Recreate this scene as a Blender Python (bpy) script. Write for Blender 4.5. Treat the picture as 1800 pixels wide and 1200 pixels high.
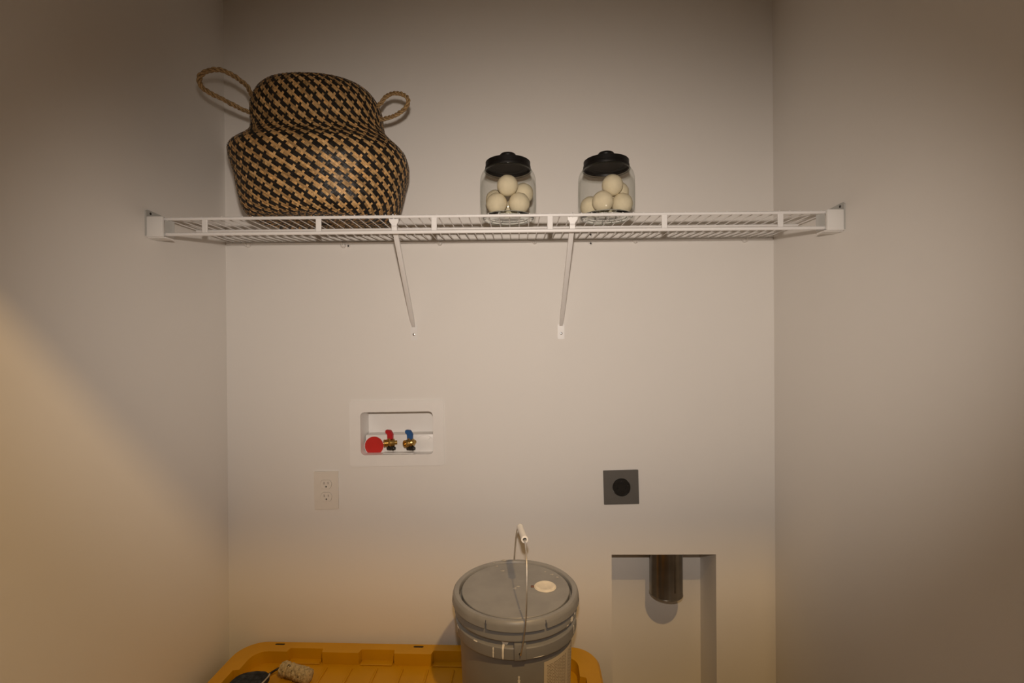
import bpy, bmesh, math, random
from math import sin, cos, pi, radians, sqrt, atan2
from mathutils import Vector, Matrix, noise

random.seed(7)
SC = bpy.context.scene
COL = SC.collection
for o in list(bpy.data.objects):
    bpy.data.objects.remove(o)

# ------------------------------------------------------------------ camera, world, lights, exposure
CAM_H = 1.39
cam_d = bpy.data.cameras.new('camera')
cam_d.sensor_width = 36.0
cam_d.lens = 36.0 * 860.0 / 1800.0
cam_d.clip_start = 0.02
cam = bpy.data.objects.new('camera', cam_d)
COL.objects.link(cam)
roll, pitch, yaw = 0.00724561, -0.00368537, -0.0126289
fw = Vector((sin(yaw) * cos(pitch), cos(yaw) * cos(pitch), sin(pitch)))
rt = Vector((cos(yaw), -sin(yaw), 0.0)).normalized()
upv = rt.cross(fw).normalized()
r2 = rt * cos(roll) - upv * sin(roll)
u2 = rt * sin(roll) + upv * cos(roll)
M = Matrix((r2, u2, -fw)).transposed().to_4x4()
M.translation = Vector((0, 0, CAM_H))
cam.matrix_world = M
SC.camera = cam

world = bpy.data.worlds.new('world')
SC.world = world
world.use_nodes = True
world.node_tree.nodes['Background'].inputs[0].default_value = (1.0, 0.85, 0.68, 1)
world.node_tree.nodes['Background'].inputs[1].default_value = 0.004

# the flash on top of the camera
fl_d = bpy.data.lights.new('camera_flash', 'SPOT')
fl_d.energy = 49.0
fl_d.color = (1.0, 0.87, 0.755)
fl_d.shadow_soft_size = 0.016
fl_d.spot_size = radians(79)
fl_d.spot_blend = 1.0
fl = bpy.data.objects.new('camera_flash', fl_d)
COL.objects.link(fl)
fl.location = (0.0, 0.0, CAM_H + 0.113)
fl.rotation_euler = (radians(87), 0, 0)
fl.scale = (1.6, 1.0, 1.0)      # a flash head throws a wide, low beam

# the warm recessed lamp in the ceiling of the hall outside the closet
cl_d = bpy.data.lights.new('hall_downlight', 'AREA')
cl_d.shape = 'DISK'
cl_d.size = 0.06
cl_d.energy = 22.5
cl_d.color = (1.0, 0.63, 0.26)
cl = bpy.data.objects.new('hall_downlight', cl_d)
COL.objects.link(cl)
cl.location = (0.36, -0.107, 2.485)

SC.view_settings.view_transform = 'Standard'
SC.view_settings.look = 'None'
SC.view_settings.gamma = 1.0
SC.view_settings.use_curve_mapping = False
SC.view_settings.exposure = 0.0

# ------------------------------------------------------------------ materials
def mat(name, col, rough=0.5, metal=0.0, vary=0.0, vscale=30.0, bump=0.0, bscale=200.0, spec=0.5, col2=None):
    m = bpy.data.materials.new(name)
    m.use_nodes = True
    nt = m.node_tree
    b = nt.nodes['Principled BSDF']
    b.inputs['Base Color'].default_value = (*col, 1)
    b.inputs['Roughness'].default_value = rough
    b.inputs['Metallic'].default_value = metal
    b.inputs['Specular IOR Level'].default_value = spec
    tc = nt.nodes.new('ShaderNodeTexCoord')
    if vary > 0 or col2:
        n = nt.nodes.new('ShaderNodeTexNoise')
        n.inputs['Scale'].default_value = vscale
        n.inputs['Detail'].default_value = 4
        nt.links.new(tc.outputs['Object'], n.inputs['Vector'])
        r = nt.nodes.new('ShaderNodeValToRGB')
        c2 = col2 if col2 else tuple(min(1, c * (1 + vary)) for c in col)
        c1 = col if col2 else tuple(c * (1 - vary) for c in col)
        r.color_ramp.elements[0].position = 0.35
        r.color_ramp.elements[1].position = 0.65
        r.color_ramp.elements[0].color = (*c1, 1)
        r.color_ramp.elements[1].color = (*c2, 1)
        nt.links.new(n.outputs['Fac'], r.inputs['Fac'])
        nt.links.new(r.outputs['Color'], b.inputs['Base Color'])
    if bump > 0:
        n2 = nt.nodes.new('ShaderNodeTexNoise')
        n2.inputs['Scale'].default_value = bscale
        n2.inputs['Detail'].default_value = 3
        nt.links.new(tc.outputs['Object'], n2.inputs['Vector'])
        bp = nt.nodes.new('ShaderNodeBump')
        bp.inputs['Strength'].default_value = bump
        bp.inputs['Distance'].default_value = 0.002
        nt.links.new(n2.outputs['Fac'], bp.inputs['Height'])
        nt.links.new(bp.outputs['Normal'], b.inputs['Normal'])
    return m

WALL = mat('wall_paint', (0.79, 0.765, 0.73), 0.55, vary=0.008, vscale=3, bump=0.06, bscale=160, spec=0.3)
CEIL = mat('ceiling_paint', (0.8, 0.78, 0.75), 0.8)
HALL = mat('hall_low_bounce_taupe', (0.34, 0.30, 0.26), 0.6, vary=0.01)  # unseen hall walls, darkened to bounce less light into the closet
FLOOR = mat('floor_vinyl', (0.16, 0.115, 0.08), 0.5, vary=0.15, vscale=8)
WIRE = mat('white_vinyl_wire', (0.80, 0.79, 0.78), 0.35, vary=0.01)
PLAST = mat('white_plastic', (0.80, 0.79, 0.77), 0.4, vary=0.01)
CLIPP = mat('pale_clip_plastic', (0.74, 0.72, 0.69), 0.35, vary=0.02)
GREYP = mat('pale_grey_plastic', (0.46, 0.46, 0.44), 0.5, vary=0.03)
BOXP = mat('white_box_plastic', (0.84, 0.82, 0.795), 0.38, vary=0.01)
OUTP = mat('light_almond_plastic', (0.76, 0.71, 0.64), 0.4, vary=0.01)
SLOT = mat('slot_shade_and_grime', (0.010, 0.008, 0.007), 0.7, vary=0.1)  # near-black painted in as the shade inside holes; also roller grime
RED = mat('red_plastic', (0.55, 0.02, 0.015), 0.4, vary=0.05)
REDH = mat('red_handle', (0.50, 0.012, 0.02), 0.4, vary=0.05)
BLUEH = mat('blue_handle', (0.02, 0.10, 0.30), 0.4, vary=0.05)
BRASS = mat('brass', (0.55, 0.36, 0.12), 0.3, metal=1.0, vary=0.08)
BLACKP = mat('black_plastic', (0.012, 0.011, 0.010), 0.35, vary=0.1)
LIDB = mat('black_lid', (0.006, 0.005, 0.0045), 0.45, vary=0.1, spec=0.25)
DRYP = mat('grey_plate', (0.115, 0.108, 0.098), 0.6, vary=0.03)
STEEL = mat('galvanised_steel', (0.30, 0.28, 0.25), 0.27, metal=1.0, vary=0.18, vscale=12)
ZINC = mat('zinc_screw', (0.5, 0.5, 0.5), 0.3, metal=1.0, vary=0.05)
SCREWD = mat('dark_screw', (0.06, 0.055, 0.05), 0.4, metal=0.6, vary=0.1)
PAIL = mat('grey_pail_plastic', (0.25, 0.248, 0.243), 0.42, vary=0.05, vscale=14, bump=0.03, bscale=60)
PAILLID = mat('grey_lid_plastic', (0.27, 0.265, 0.255), 0.38, vary=0.08, vscale=18, bump=0.03, bscale=50)
PAINT = mat('dried_white_paint', (0.80, 0.76, 0.68), 0.5, vary=0.06)
PAINTG = mat('thin_dried_paint', (0.50, 0.46, 0.40), 0.5, vary=0.2, vscale=200)
CAPM = mat('cream_cap_plastic', (0.80, 0.73, 0.60), 0.45, vary=0.06, vscale=60)
YEL = mat('yellow_plastic', (0.58, 0.295, 0.002), 0.42, vary=0.05, vscale=9, bump=0.05, bscale=300)
TOTE = mat('black_tote_plastic', (0.02, 0.02, 0.02), 0.5, vary=0.1)
ROPE = mat('seagrass_rope', (0.20, 0.12, 0.05), 0.6, col2=(0.42, 0.27, 0.115), vscale=260, bump=0.7, bscale=500)
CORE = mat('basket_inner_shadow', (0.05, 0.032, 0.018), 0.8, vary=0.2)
WOOL = mat('cream_wool', (0.74, 0.655, 0.47), 0.95, vary=0.04, vscale=60, bump=0.25, bscale=500, spec=0.1)
NAP = mat('dirty_nap', (0.50, 0.41, 0.25), 0.95, vary=0.25, vscale=150, bump=0.8, bscale=400, spec=0.1)
CLOTH = mat('dark_blue_grey_cloth', (0.032, 0.038, 0.048), 0.85, vary=0.5, vscale=60, bump=0.6, bscale=220, spec=0.2)
CLOTHE = mat('pale_cloth_edge', (0.45, 0.43, 0.40), 0.8, vary=0.25, vscale=120)
BLKW = mat('black_wire', (0.012, 0.010, 0.009), 0.4, metal=0.2, vary=0.1)
BAILM = mat('bail_wire', (0.75, 0.72, 0.66), 0.42, metal=1.0, vary=0.1, vscale=60)

def glass_mat(name, tint, edge):
    # thin walled glass: clear transmission, a tinted edge and mirror reflection by Fresnel
    m = bpy.data.materials.new(name)
    m.use_nodes = True
    nt = m.node_tree
    nt.nodes.remove(nt.nodes['Principled BSDF'])
    out = nt.nodes['Material Output']
    lw = nt.nodes.new('ShaderNodeLayerWeight')
    lw.inputs['Blend'].default_value = 0.25
    mixc = nt.nodes.new('ShaderNodeMix')
    mixc.data_type = 'RGBA'
    mixc.inputs['A'].default_value = (*tint, 1)
    mixc.inputs['B'].default_value = (*edge, 1)
    nt.links.new(lw.outputs['Facing'], mixc.inputs['Factor'])
    tr = nt.nodes.new('ShaderNodeBsdfTransparent')
    nt.links.new(mixc.outputs['Result'], tr.inputs['Color'])
    gl = nt.nodes.new('ShaderNodeBsdfGlossy')
    gl.inputs['Roughness'].default_value = 0.03
    lf = nt.nodes.new('ShaderNodeLayerWeight')
    lf.inputs['Blend'].default_value = 0.5
    pw = nt.nodes.new('ShaderNodeMath')
    pw.operation = 'POWER'
    pw.inputs[1].default_value = 4.0
    nt.links.new(lf.outputs['Facing'], pw.inputs[0])
    ml = nt.nodes.new('ShaderNodeMath')
    ml.operation = 'MULTIPLY_ADD'
    ml.inputs[1].default_value = 0.35
    ml.inputs[2].default_value = 0.04
    nt.links.new(pw.outputs[0], ml.inputs[0])
    mx = nt.nodes.new('ShaderNodeMixShader')
    nt.links.new(ml.outputs[0], mx.inputs[0])
    nt.links.new(tr.outputs[0], mx.inputs[1])
    nt.links.new(gl.outputs[0], mx.inputs[2])
    nt.links.new(mx.outputs[0], out.inputs['Surface'])
    return m
GLASS = glass_mat('jar_glass', (0.97, 0.975, 0.97), (0.78, 0.80, 0.78))

def solid_glass(name, col):
    m = bpy.data.materials.new(name)
    m.use_nodes = True
    b = m.node_tree.nodes['Principled BSDF']
    b.inputs['Base Color'].default_value = (*col, 1)
    b.inputs['Roughness'].default_value = 0.02
    b.inputs['Transmission Weight'].default_value = 1.0
    b.inputs['IOR'].default_value = 1.5
    return m
GBEAD = glass_mat('jar_bead_glass', (0.80, 0.82, 0.80), (0.62, 0.64, 0.62))
GBASE = solid_glass('jar_base_glass', (0.88, 0.93, 0.90))

def weave_mat():
    m = mat('seagrass_strips', (0.4, 0.3, 0.2), 0.46, spec=0.22)
    nt = m.node_tree
    b = nt.nodes['Principled BSDF']
    a = nt.nodes.new('ShaderNodeAttribute')
    a.attribute_name = 'tone'
    tc = nt.nodes.new('ShaderNodeTexCoord')
    n = nt.nodes.new('ShaderNodeTexNoise')
    n.inputs['Scale'].default_value = 260
    n.inputs['Detail'].default_value = 3
    nt.links.new(tc.outputs['Object'], n.inputs['Vector'])
    mr = nt.nodes.new('ShaderNodeMapRange')
    mr.inputs['From Min'].default_value = 0.3
    mr.inputs['From Max'].default_value = 0.7
    mr.inputs['To Min'].default_value = 0.72
    mr.inputs['To Max'].default_value = 1.2
    nt.links.new(n.outputs['Fac'], mr.inputs['Value'])
    mu = nt.nodes.new('ShaderNodeVectorMath')
    mu.operation = 'SCALE'
    nt.links.new(a.outputs['Color'], mu.inputs[0])
    nt.links.new(mr.outputs['Result'], mu.inputs['Scale'])
    nt.links.new(mu.outputs['Vector'], b.inputs['Base Color'])
    return m
WEAVE = weave_mat()

def label_mat():
    # small print: rows of dark dashes on cream paper (flat print, too small to read)
    m = mat('printed_label', (0.62, 0.54, 0.40), 0.6)
    nt = m.node_tree
    b = nt.nodes['Principled BSDF']
    uv = nt.nodes.new('ShaderNodeUVMap')
    uv.uv_map = 'UVMap'
    br = nt.nodes.new('ShaderNodeTexBrick')
    br.inputs['Color1'].default_value = (0.20, 0.16, 0.11, 1)
    br.inputs['Color2'].default_value = (0.36, 0.30, 0.21, 1)
    br.inputs['Mortar'].default_value = (0.62, 0.54, 0.40, 1)
    br.inputs['Scale'].default_value = 1.0
    br.inputs['Mortar Size'].default_value = 0.0075
    br.inputs['Mortar Smooth'].default_value = 0.3
    br.inputs['Brick Width'].default_value = 0.085
    br.inputs['Row Height'].default_value = 0.0235
    br.offset = 0.37
    nt.links.new(uv.outputs['UV'], br.inputs['Vector'])
    # margin mask: print only inside two columns
    sx = nt.nodes.new('ShaderNodeSeparateXYZ')
    nt.links.new(uv.outputs['UV'], sx.inputs[0])
    def band(sock, lo, hi):
        a = nt.nodes.new('ShaderNodeMath'); a.operation = 'GREATER_THAN'; a.inputs[1].default_value = lo
        c = nt.nodes.new('ShaderNodeMath'); c.operation = 'LESS_THAN'; c.inputs[1].default_value = hi
        nt.links.new(sock, a.inputs[0]); nt.links.new(sock, c.inputs[0])
        d = nt.nodes.new('ShaderNodeMath'); d.operation = 'MULTIPLY'
        nt.links.new(a.outputs[0], d.inputs[0]); nt.links.new(c.outputs[0], d.inputs[1])
        return d.outputs[0]
    c1 = band(sx.outputs['X'], 0.05, 0.47)
    c2 = band(sx.outputs['X'], 0.53, 0.94)
    add = nt.nodes.new('ShaderNodeMath'); add.operation = 'ADD'
    nt.links.new(c1, add.inputs[0]); nt.links.new(c2, add.inputs[1])
    ym = band(sx.outputs['Y'], 0.04, 0.94)
    mm = nt.nodes.new('ShaderNodeMath'); mm.operation = 'MULTIPLY'
    nt.links.new(add.outputs[0], mm.inputs[0]); nt.links.new(ym, mm.inputs[1])
    mx = nt.nodes.new('ShaderNodeMix'); mx.data_type = 'RGBA'
    mx.inputs['A'].default_value = (0.62, 0.54, 0.40, 1)
    nt.links.new(mm.outputs[0], mx.inputs['Factor'])
    nt.links.new(br.outputs['Color'], mx.inputs['B'])
    nt.links.new(mx.outputs['Result'], b.inputs['Base Color'])
    return m
LABEL = label_mat()

# ------------------------------------------------------------------ mesh helpers (all in world coordinates)
WLOC = {}

def obj(name, bm, material, parent=None, smooth=None, loc=None, recalc=True):
    """link one mesh object; vertices are given in world coordinates"""
    if recalc:
        bmesh.ops.recalc_face_normals(bm, faces=bm.faces)
    base = WLOC[parent.name] if parent else (Vector(loc) if loc else Vector((0, 0, 0)))
    bmesh.ops.translate(bm, verts=bm.verts, vec=-base)
    me = bpy.data.meshes.new(name)
    bm.to_mesh(me)
    bm.free()
    for mm in (material if isinstance(material, (list, tuple)) else [material]):
        me.materials.append(mm)
    if smooth is not None:
        try:
            me.shade_smooth()
            me.set_sharp_from_angle(angle=radians(smooth))
        except Exception:
            for p in me.polygons:
                p.use_smooth = True
    o = bpy.data.objects.new(name, me)
    COL.objects.link(o)
    if parent:
        o.parent = parent
    else:
        o.location = base
    WLOC[o.name] = base
    return o

def thing(name, label, cat, loc, group=None):
    o = bpy.data.objects.new(name, None)
    o.empty_display_size = 0.05
    COL.objects.link(o)
    o.location = loc
    WLOC[o.name] = Vector(loc)
    tag(o, label, cat, group)
    return o

def tag(o, label=None, cat=None, group=None, kind=None):
    if label: o['label'] = label
    if cat: o['category'] = cat
    if group: o['group'] = group
    if kind: o['kind'] = kind
    return o

def structure(name, bm, m, label, recalc=True):
    o = obj(name, bm, m, recalc=recalc)
    o['kind'] = 'structure'
    o['label'] = label
    return o

def copy_tree(o, loc, label, parent=None):
    """copy a thing with its parts and sub-parts"""
    c = o.copy()
    COL.objects.link(c)
    if parent is None:
        c.location = loc
        c['label'] = label
        WLOC[c.name] = Vector(loc)
    else:
        c.parent = parent
    for ch in o.children:
        copy_tree(ch, None, None, c)
    return c

def quad(bm, pts):
    return bm.faces.new([bm.verts.new(p) for p in pts])

def add_box(bm, lo, hi, bev=0.0, seg=2):
    r = bmesh.ops.create_cube(bm, size=1.0)
    vs = r['verts']
    for v in vs:
        v.co = Vector([lo[i] + (v.co[i] + 0.5) * (hi[i] - lo[i]) for i in range(3)])
    if bev > 0:
        es = list({e for v in vs for e in v.link_edges})
        bmesh.ops.bevel(bm, geom=es, offset=bev, segments=seg, profile=0.5, affect='EDGES')
    return bm

def box(lo, hi, bev=0.0, seg=2):
    return add_box(bmesh.new(), lo, hi, bev, seg)

def add_lathe(bm, prof, c, n=64, axis='Z', closed_ends=True, angles=None, skip=None):
    """prof: list of (r, h); c: centre; axis Z (h up) or Y (h along +Y); skip(i_angle, j_prof) drops a face"""
    ang = angles if angles else [2 * pi * i / n for i in range(n)]
    n = len(ang)
    rings = []
    for r, h in prof:
        if r < 1e-6:
            p = (c[0], c[1], c[2] + h) if axis == 'Z' else (c[0], c[1] + h, c[2])
            rings.append([bm.verts.new(p)])
        else:
            ring = []
            for a in ang:
                if axis == 'Z':
                    ring.append(bm.verts.new((c[0] + r * cos(a), c[1] + r * sin(a), c[2] + h)))
                else:
                    ring.append(bm.verts.new((c[0] + r * cos(a), c[1] + h, c[2] + r * sin(a))))
            rings.append(ring)
    for j in range(len(rings) - 1):
        A, B = rings[j], rings[j + 1]
        for i in range(n):
            if skip and skip(i, j):
                continue
            k = (i + 1) % n
            if len(A) == 1 and len(B) == 1:
                continue
            if len(A) == 1:
                bm.faces.new((A[0], B[i], B[k]))
            elif len(B) == 1:
                bm.faces.new((A[i], A[k], B[0]))
            else:
                bm.faces.new((A[i], A[k], B[k], B[i]))
    return bm

def lathe(prof, c, **k):
    return add_lathe(bmesh.new(), prof, c, **k)

def smooth_path(pts, sub=6, closed=False):
    P = [Vector(p) for p in pts]
    out = []
    n = len(P)
    for i in range(n if closed else n - 1):
        p1, p2 = P[i], P[(i + 1) % n]
        p0 = P[i - 1] if (i > 0 or closed) else p1 * 2 - p2
        p3 = P[(i + 2) % n] if (i + 2 < n or closed) else p2 * 2 - p1
        for k in range(sub):
            t = k / sub
            out.append(0.5 * ((2 * p1) + (p2 - p0) * t + (2 * p0 - 5 * p1 + 4 * p2 - p3) * t * t + (3 * p1 - p0 - 3 * p2 + p3) * t ** 3))
    if not closed:
        out.append(P[-1])
    return out

def frames(pts):
    n = len(pts)
    T = [((pts[min(i + 1, n - 1)] - pts[max(i - 1, 0)]).normalized()) for i in range(n)]
    ref = Vector((0, 0, 1)) if abs(T[0].z) < 0.9 else Vector((1, 0, 0))
    N = []
    v = (ref - T[0] * ref.dot(T[0])).normalized()
    for i in range(n):
        v = (v - T[i] * v.dot(T[i])).normalized()
        N.append(v)
    return T, N

def add_tube(bm, pts, r, seg=8, flat=None):
    """tube along pts; r number or list; flat=(a,b) scales the section along N and B"""
    pts = [Vector(p) for p in pts]
    T, N = frames(pts)
    rings = []
    for i, p in enumerate(pts):
        rr = r[i] if isinstance(r, (list, tuple)) else r
        B = T[i].cross(N[i])
        fa, fb = flat if flat else (1, 1)
        rings.append([bm.verts.new(p + N[i] * (cos(2 * pi * k / seg) * rr * fa) + B * (sin(2 * pi * k / seg) * rr * fb)) for k in range(seg)])
    for i in range(len(rings) - 1):
        for k in range(seg):
            bm.faces.new((rings[i][k], rings[i][(k + 1) % seg], rings[i + 1][(k + 1) % seg], rings[i + 1][k]))
    bm.faces.new(rings[0][::-1])
    bm.faces.new(rings[-1])
    return bm

def tube(pts, r, seg=8, flat=None):
    return add_tube(bmesh.new(), pts, r, seg, flat)

def rrect(cx, cy, w, h, r, n=6):
    out = []
    for (sx, sy, a0) in ((1, 1, 0), (-1, 1, 90), (-1, -1, 180), (1, -1, 270)):
        for k in range(n + 1):
            a = radians(a0 + 90 * k / n)
            out.append((cx + sx * (w / 2 - r) + r * cos(a), cy + sy * (h / 2 - r) + r * sin(a)))
    return out

def circle2(cx, cy, r, n=24):
    return [(cx + r * cos(2 * pi * k / n), cy + r * sin(2 * pi * k / n)) for k in range(n)]

def add_plate(bm, outer, holes, fn, d0, d1, hole_walls=True, back=True):
    """flat plate with holes. outer/holes are 2-D loops, fn(u,v,d) maps to the world; d0 front depth, d1 back depth"""
    def loop(pts, d):
        vs = [bm.verts.new(fn(u, v, d)) for u, v in pts]
        es = [bm.edges.new((vs[i], vs[(i + 1) % len(vs)])) for i in range(len(vs))]
        return vs, es
    allf, allb = [], []
    for idx, pts in enumerate([outer] + list(holes)):
        fvs, fes = loop(pts, d0)
        allf += fes
        if back or idx == 0 or hole_walls:
            bvs, bes = loop(pts, d1)
            allb += bes
            if idx == 0 or hole_walls:
                n = len(pts)
                for i in range(n):
                    bm.faces.new((fvs[i], fvs[(i + 1) % n], bvs[(i + 1) % n], bvs[i]))
    bmesh.ops.triangle_fill(bm, use_beauty=True, use_dissolve=False, edges=allf)
    if back:
        bmesh.ops.triangle_fill(bm, use_beauty=True, use_dissolve=False, edges=allb)
    return bm

def poly_prism(bm, pts, fn, d0, d1):
    return add_plate(bm, pts, [], fn, d0, d1)

def add_screw(bm, c, r, n_dir, depth=0.002):
    """pan head screw with a domed head; n_dir unit vector out of the wall"""
    n = Vector(n_dir)
    a = n.orthogonal().normalized()
    b = n.cross(a)
    c = Vector(c)
    rings = []
    for rr, h in ((1.0, 0), (1.0, 0.4), (0.8, 0.8), (0.35, 1.0), (0.3, 0.75)):
        rings.append([bm.verts.new(c + a * (rr * r * cos(2 * pi * k / 12)) + b * (rr * r * sin(2 * pi * k / 12)) + n * (h * depth)) for k in range(12)])
    for i in range(4):
        for k in range(12):
            bm.faces.new((rings[i][k], rings[i][(k + 1) % 12], rings[i + 1][(k + 1) % 12], rings[i + 1][k]))
    bm.faces.new(rings[-1])
    return bm

# ------------------------------------------------------------------ the room
XL, XR, YB, YF = -0.914, 0.791, 1.522, 0.35
ZC = 2.50
NX0, NX1, NZ1, NZ0, ND = 0.2858, 0.6085, 0.720, 0.10, 0.134      # recess for the dryer vent
# washer box frame, turned a little like in the photo
WBC = (-0.3803, 1.1013)
WBA = radians(0.55)
def wb(u, v, d):
    return Vector((WBC[0] + u * cos(WBA) - v * sin(WBA), YB + d, WBC[1] + u * sin(WBA) + v * cos(WBA)))

bm = bmesh.new()
hole = [(WBC[0] + u, WBC[1] + v) for u, v in rrect(0, 0, 0.262, 0.172, 0.01, 3)]
niche = [(NX0, NZ0), (NX1, NZ0), (NX1, NZ1), (NX0, NZ1)]
add_plate(bm, [(XL, 0), (XR, 0), (XR, ZC), (XL, ZC)], [hole, niche], lambda u, v, d: (u, YB + d, v), 0, 0.02, back=False)
# inside of the recess
e = 0.0
quad(bm, [(NX0, YB + .02, NZ0), (NX0, YB + ND, NZ0), (NX0, YB + ND, NZ1), (NX0, YB + .02, NZ1)])
quad(bm, [(NX1, YB + .02, NZ0), (NX1, YB + ND, NZ0), (NX1, YB + ND, NZ1), (NX1, YB + .02, NZ1)])
quad(bm, [(NX0, YB + .02, NZ1), (NX1, YB + .02, NZ1), (NX1, YB + ND, NZ1), (NX0, YB + ND, NZ1)])
quad(bm, [(NX0, YB + .02, NZ0), (NX1, YB + .02, NZ0), (NX1, YB + ND, NZ0), (NX0, YB + ND, NZ0)])
quad(bm, [(NX0, YB + ND, NZ0), (NX1, YB + ND, NZ0), (NX1, YB + ND, NZ1), (NX0, YB + ND, NZ1)])
bmesh.ops.remove_doubles(bm, verts=bm.verts, dist=0.0002)
structure('wall_back', bm, WALL, 'off-white painted back wall of the closet with a recess for the dryer vent')
structure('wall_left', box((XL - .1, YF - .12, 0), (XL, YB, ZC)), WALL, 'off-white painted side wall on the left')
structure('wall_right', box((XR, YF - .12, 0), (XR + .1, YB, ZC)), WALL, 'off-white painted side wall on the right')
# front wall with the doorway behind and around the camera
DX0, DX1, DZ = -0.86, 0.49, 2.122
bm = bmesh.new()
add_box(bm, (-1.9, YF - .12, 0), (DX0, YF, ZC))
add_box(bm, (DX1, YF - .12, 0), (1.9, YF, ZC))
add_box(bm, (DX0, YF - .12, DZ), (DX1, YF, ZC))
structure('wall_front', bm, WALL, 'wall with the closet doorway')
structure('ceiling', box((-2.0, -2.7, ZC), (2.0, YB + .2, ZC + .08)), CEIL, 'flat white ceiling')
structure('floor', box((-2.0, -2.7, -0.06), (2.0, YB + .2, 0)), FLOOR, 'brown floor')
structure('wall_hall_left', box((-2.0, -2.7, 0), (-1.9, YF - .12, ZC)), HALL, 'hall wall beyond the doorway on the left')
structure('wall_hall_right', box((1.9, -2.7, 0), (2.0, YF - .12, ZC)), HALL, 'hall wall beyond the doorway on the right')
structure('wall_hall_back', box((-1.9, -2.7, 0), (1.9, -2.6, ZC)), HALL, 'hall wall behind the camera')

# ------------------------------------------------------------------ wire shelf
SY = 1.2044
ZT, ZL = 1.6953, 1.6572
sh = thing('wire_shelf', 'long white coated wire shelf spanning the closet between both side walls', 'shelf', (-0.06, 1.36, 1.655))
xa, xb = XL + 0.012, XR - 0.012
obj('front_rail', tube([(xa, SY, ZT), (xb, SY, ZT)], 0.0040, 12), WIRE, sh, 40)
obj('lower_rail', tube([(xa, SY, ZL), (xb, SY, ZL)], 0.0046, 12), WIRE, sh, 40)
obj('middle_rail', tube([(xa + .02, 1.335, ZT - .001), (xb - .02, 1.335, ZT - .001)], 0.0032, 10), WIRE, sh, 40)
obj('back_rail', tube([(xa, 1.508, ZT - .001), (xb, 1.508, ZT - .001)], 0.0036, 10), WIRE, sh, 40)
w0 = tube([(0, SY - .0008, ZT + .0040), (0, 1.512, ZT + .0040)], 0.00140, 6)
wire0 = obj('deck_wire', w0, WIRE, sh, 40)
nw = int((xb - xa - 0.03) / 0.0254)
for i in range(nw + 1):
    c = wire0 if i == 0 else wire0.copy()
    if i:
        COL.objects.link(c)
        c.parent = sh
    c.location = (xa + 0.018 + 0.0254 * i, 0, 0)
for i, x in enumerate((-0.7748, -0.4913, -0.2052, 0.0805, 0.3604, 0.6428)):
    obj('lip_post', box((x - .0068, SY - .0022, ZL), (x + .0068, SY + .0022, ZT), 0.0012, 1), WIRE, sh)

# end brackets
def end_bracket(side, label):
    X = XL if side < 0 else XR
    s = -side                                        # direction into the room
    t = thing('shelf_end_bracket', label, 'bracket', (X, 1.2, 1.648), 'white plastic end brackets of the wire shelf')
    def bx(x0, x1, y0, y1, z0, z1, bev):
        a, b = X + s * x0, X + s * x1
        return box((min(a, b), y0, z0), (max(a, b), y1, z1), bev)
    obj('bracket_cap', bx(0.0012, 0.043, 1.1905, 1.1985, 1.6485, 1.6995, 0.0025), PLAST, t, 40)
    b = bmesh.new()
    a0, a1 = X + s * 0.0012, X + s * 0.047
    add_box(b, (min(a0, a1), 1.196, 1.6465), (max(a0, a1), 1.228, 1.6500), 0.001, 1)
    obj('bracket_floor', b, PLAST, t)
    # curved inner cheek the rails run into
    b = bmesh.new()
    pts = []
    for k in range(7):
        u = k / 6
        pts.append((X + s * (0.043 + 0.010 * u), 1.199 + 0.010 * sin(u * pi / 2) + .008 * u))
    fr = [[b.verts.new((x, y, z)) for x, y in pts] for z in (1.6525, 1.6925)]
    bk = [[b.verts.new((x, y + .0025, z)) for x, y in pts] for z in (1.6525, 1.6925)]
    for i in range(6):
        b.faces.new((fr[0][i], fr[0][i + 1], fr[1][i + 1], fr[1][i]))
        b.faces.new((bk[0][i], bk[0][i + 1], bk[1][i + 1], bk[1][i]))
        b.faces.new((fr[0][i], fr[0][i + 1], bk[0][i + 1], bk[0][i]))
        b.faces.new((fr[1][i], fr[1][i + 1], bk[1][i + 1], bk[1][i]))
    obj('inner_cheek', b, GREYP, t, 40)
    # plate on the side wall with its screw
    b = bmesh.new()
    poly_prism(b, [(1.190, 1.652), (1.250, 1.652), (1.252, 1.7125), (1.196, 1.7165), (1.190, 1.712)],
               lambda u, v, d: (X + s * d, u, v), 0.0042, 0.0)
    obj('wall_plate', b, GREYP, t)
    b = bmesh.new()
    add_screw(b, (X + s * 0.0042, 1.2035, 1.7085), 0.0032, (s, 0, 0), 0.0016)
    obj('screw', b, SCREWD, t, 30)
    return t
end_bracket(-1, 'white plastic end bracket holding the shelf on the left wall')
end_bracket(1, 'white plastic end bracket holding the shelf on the right wall')

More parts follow.
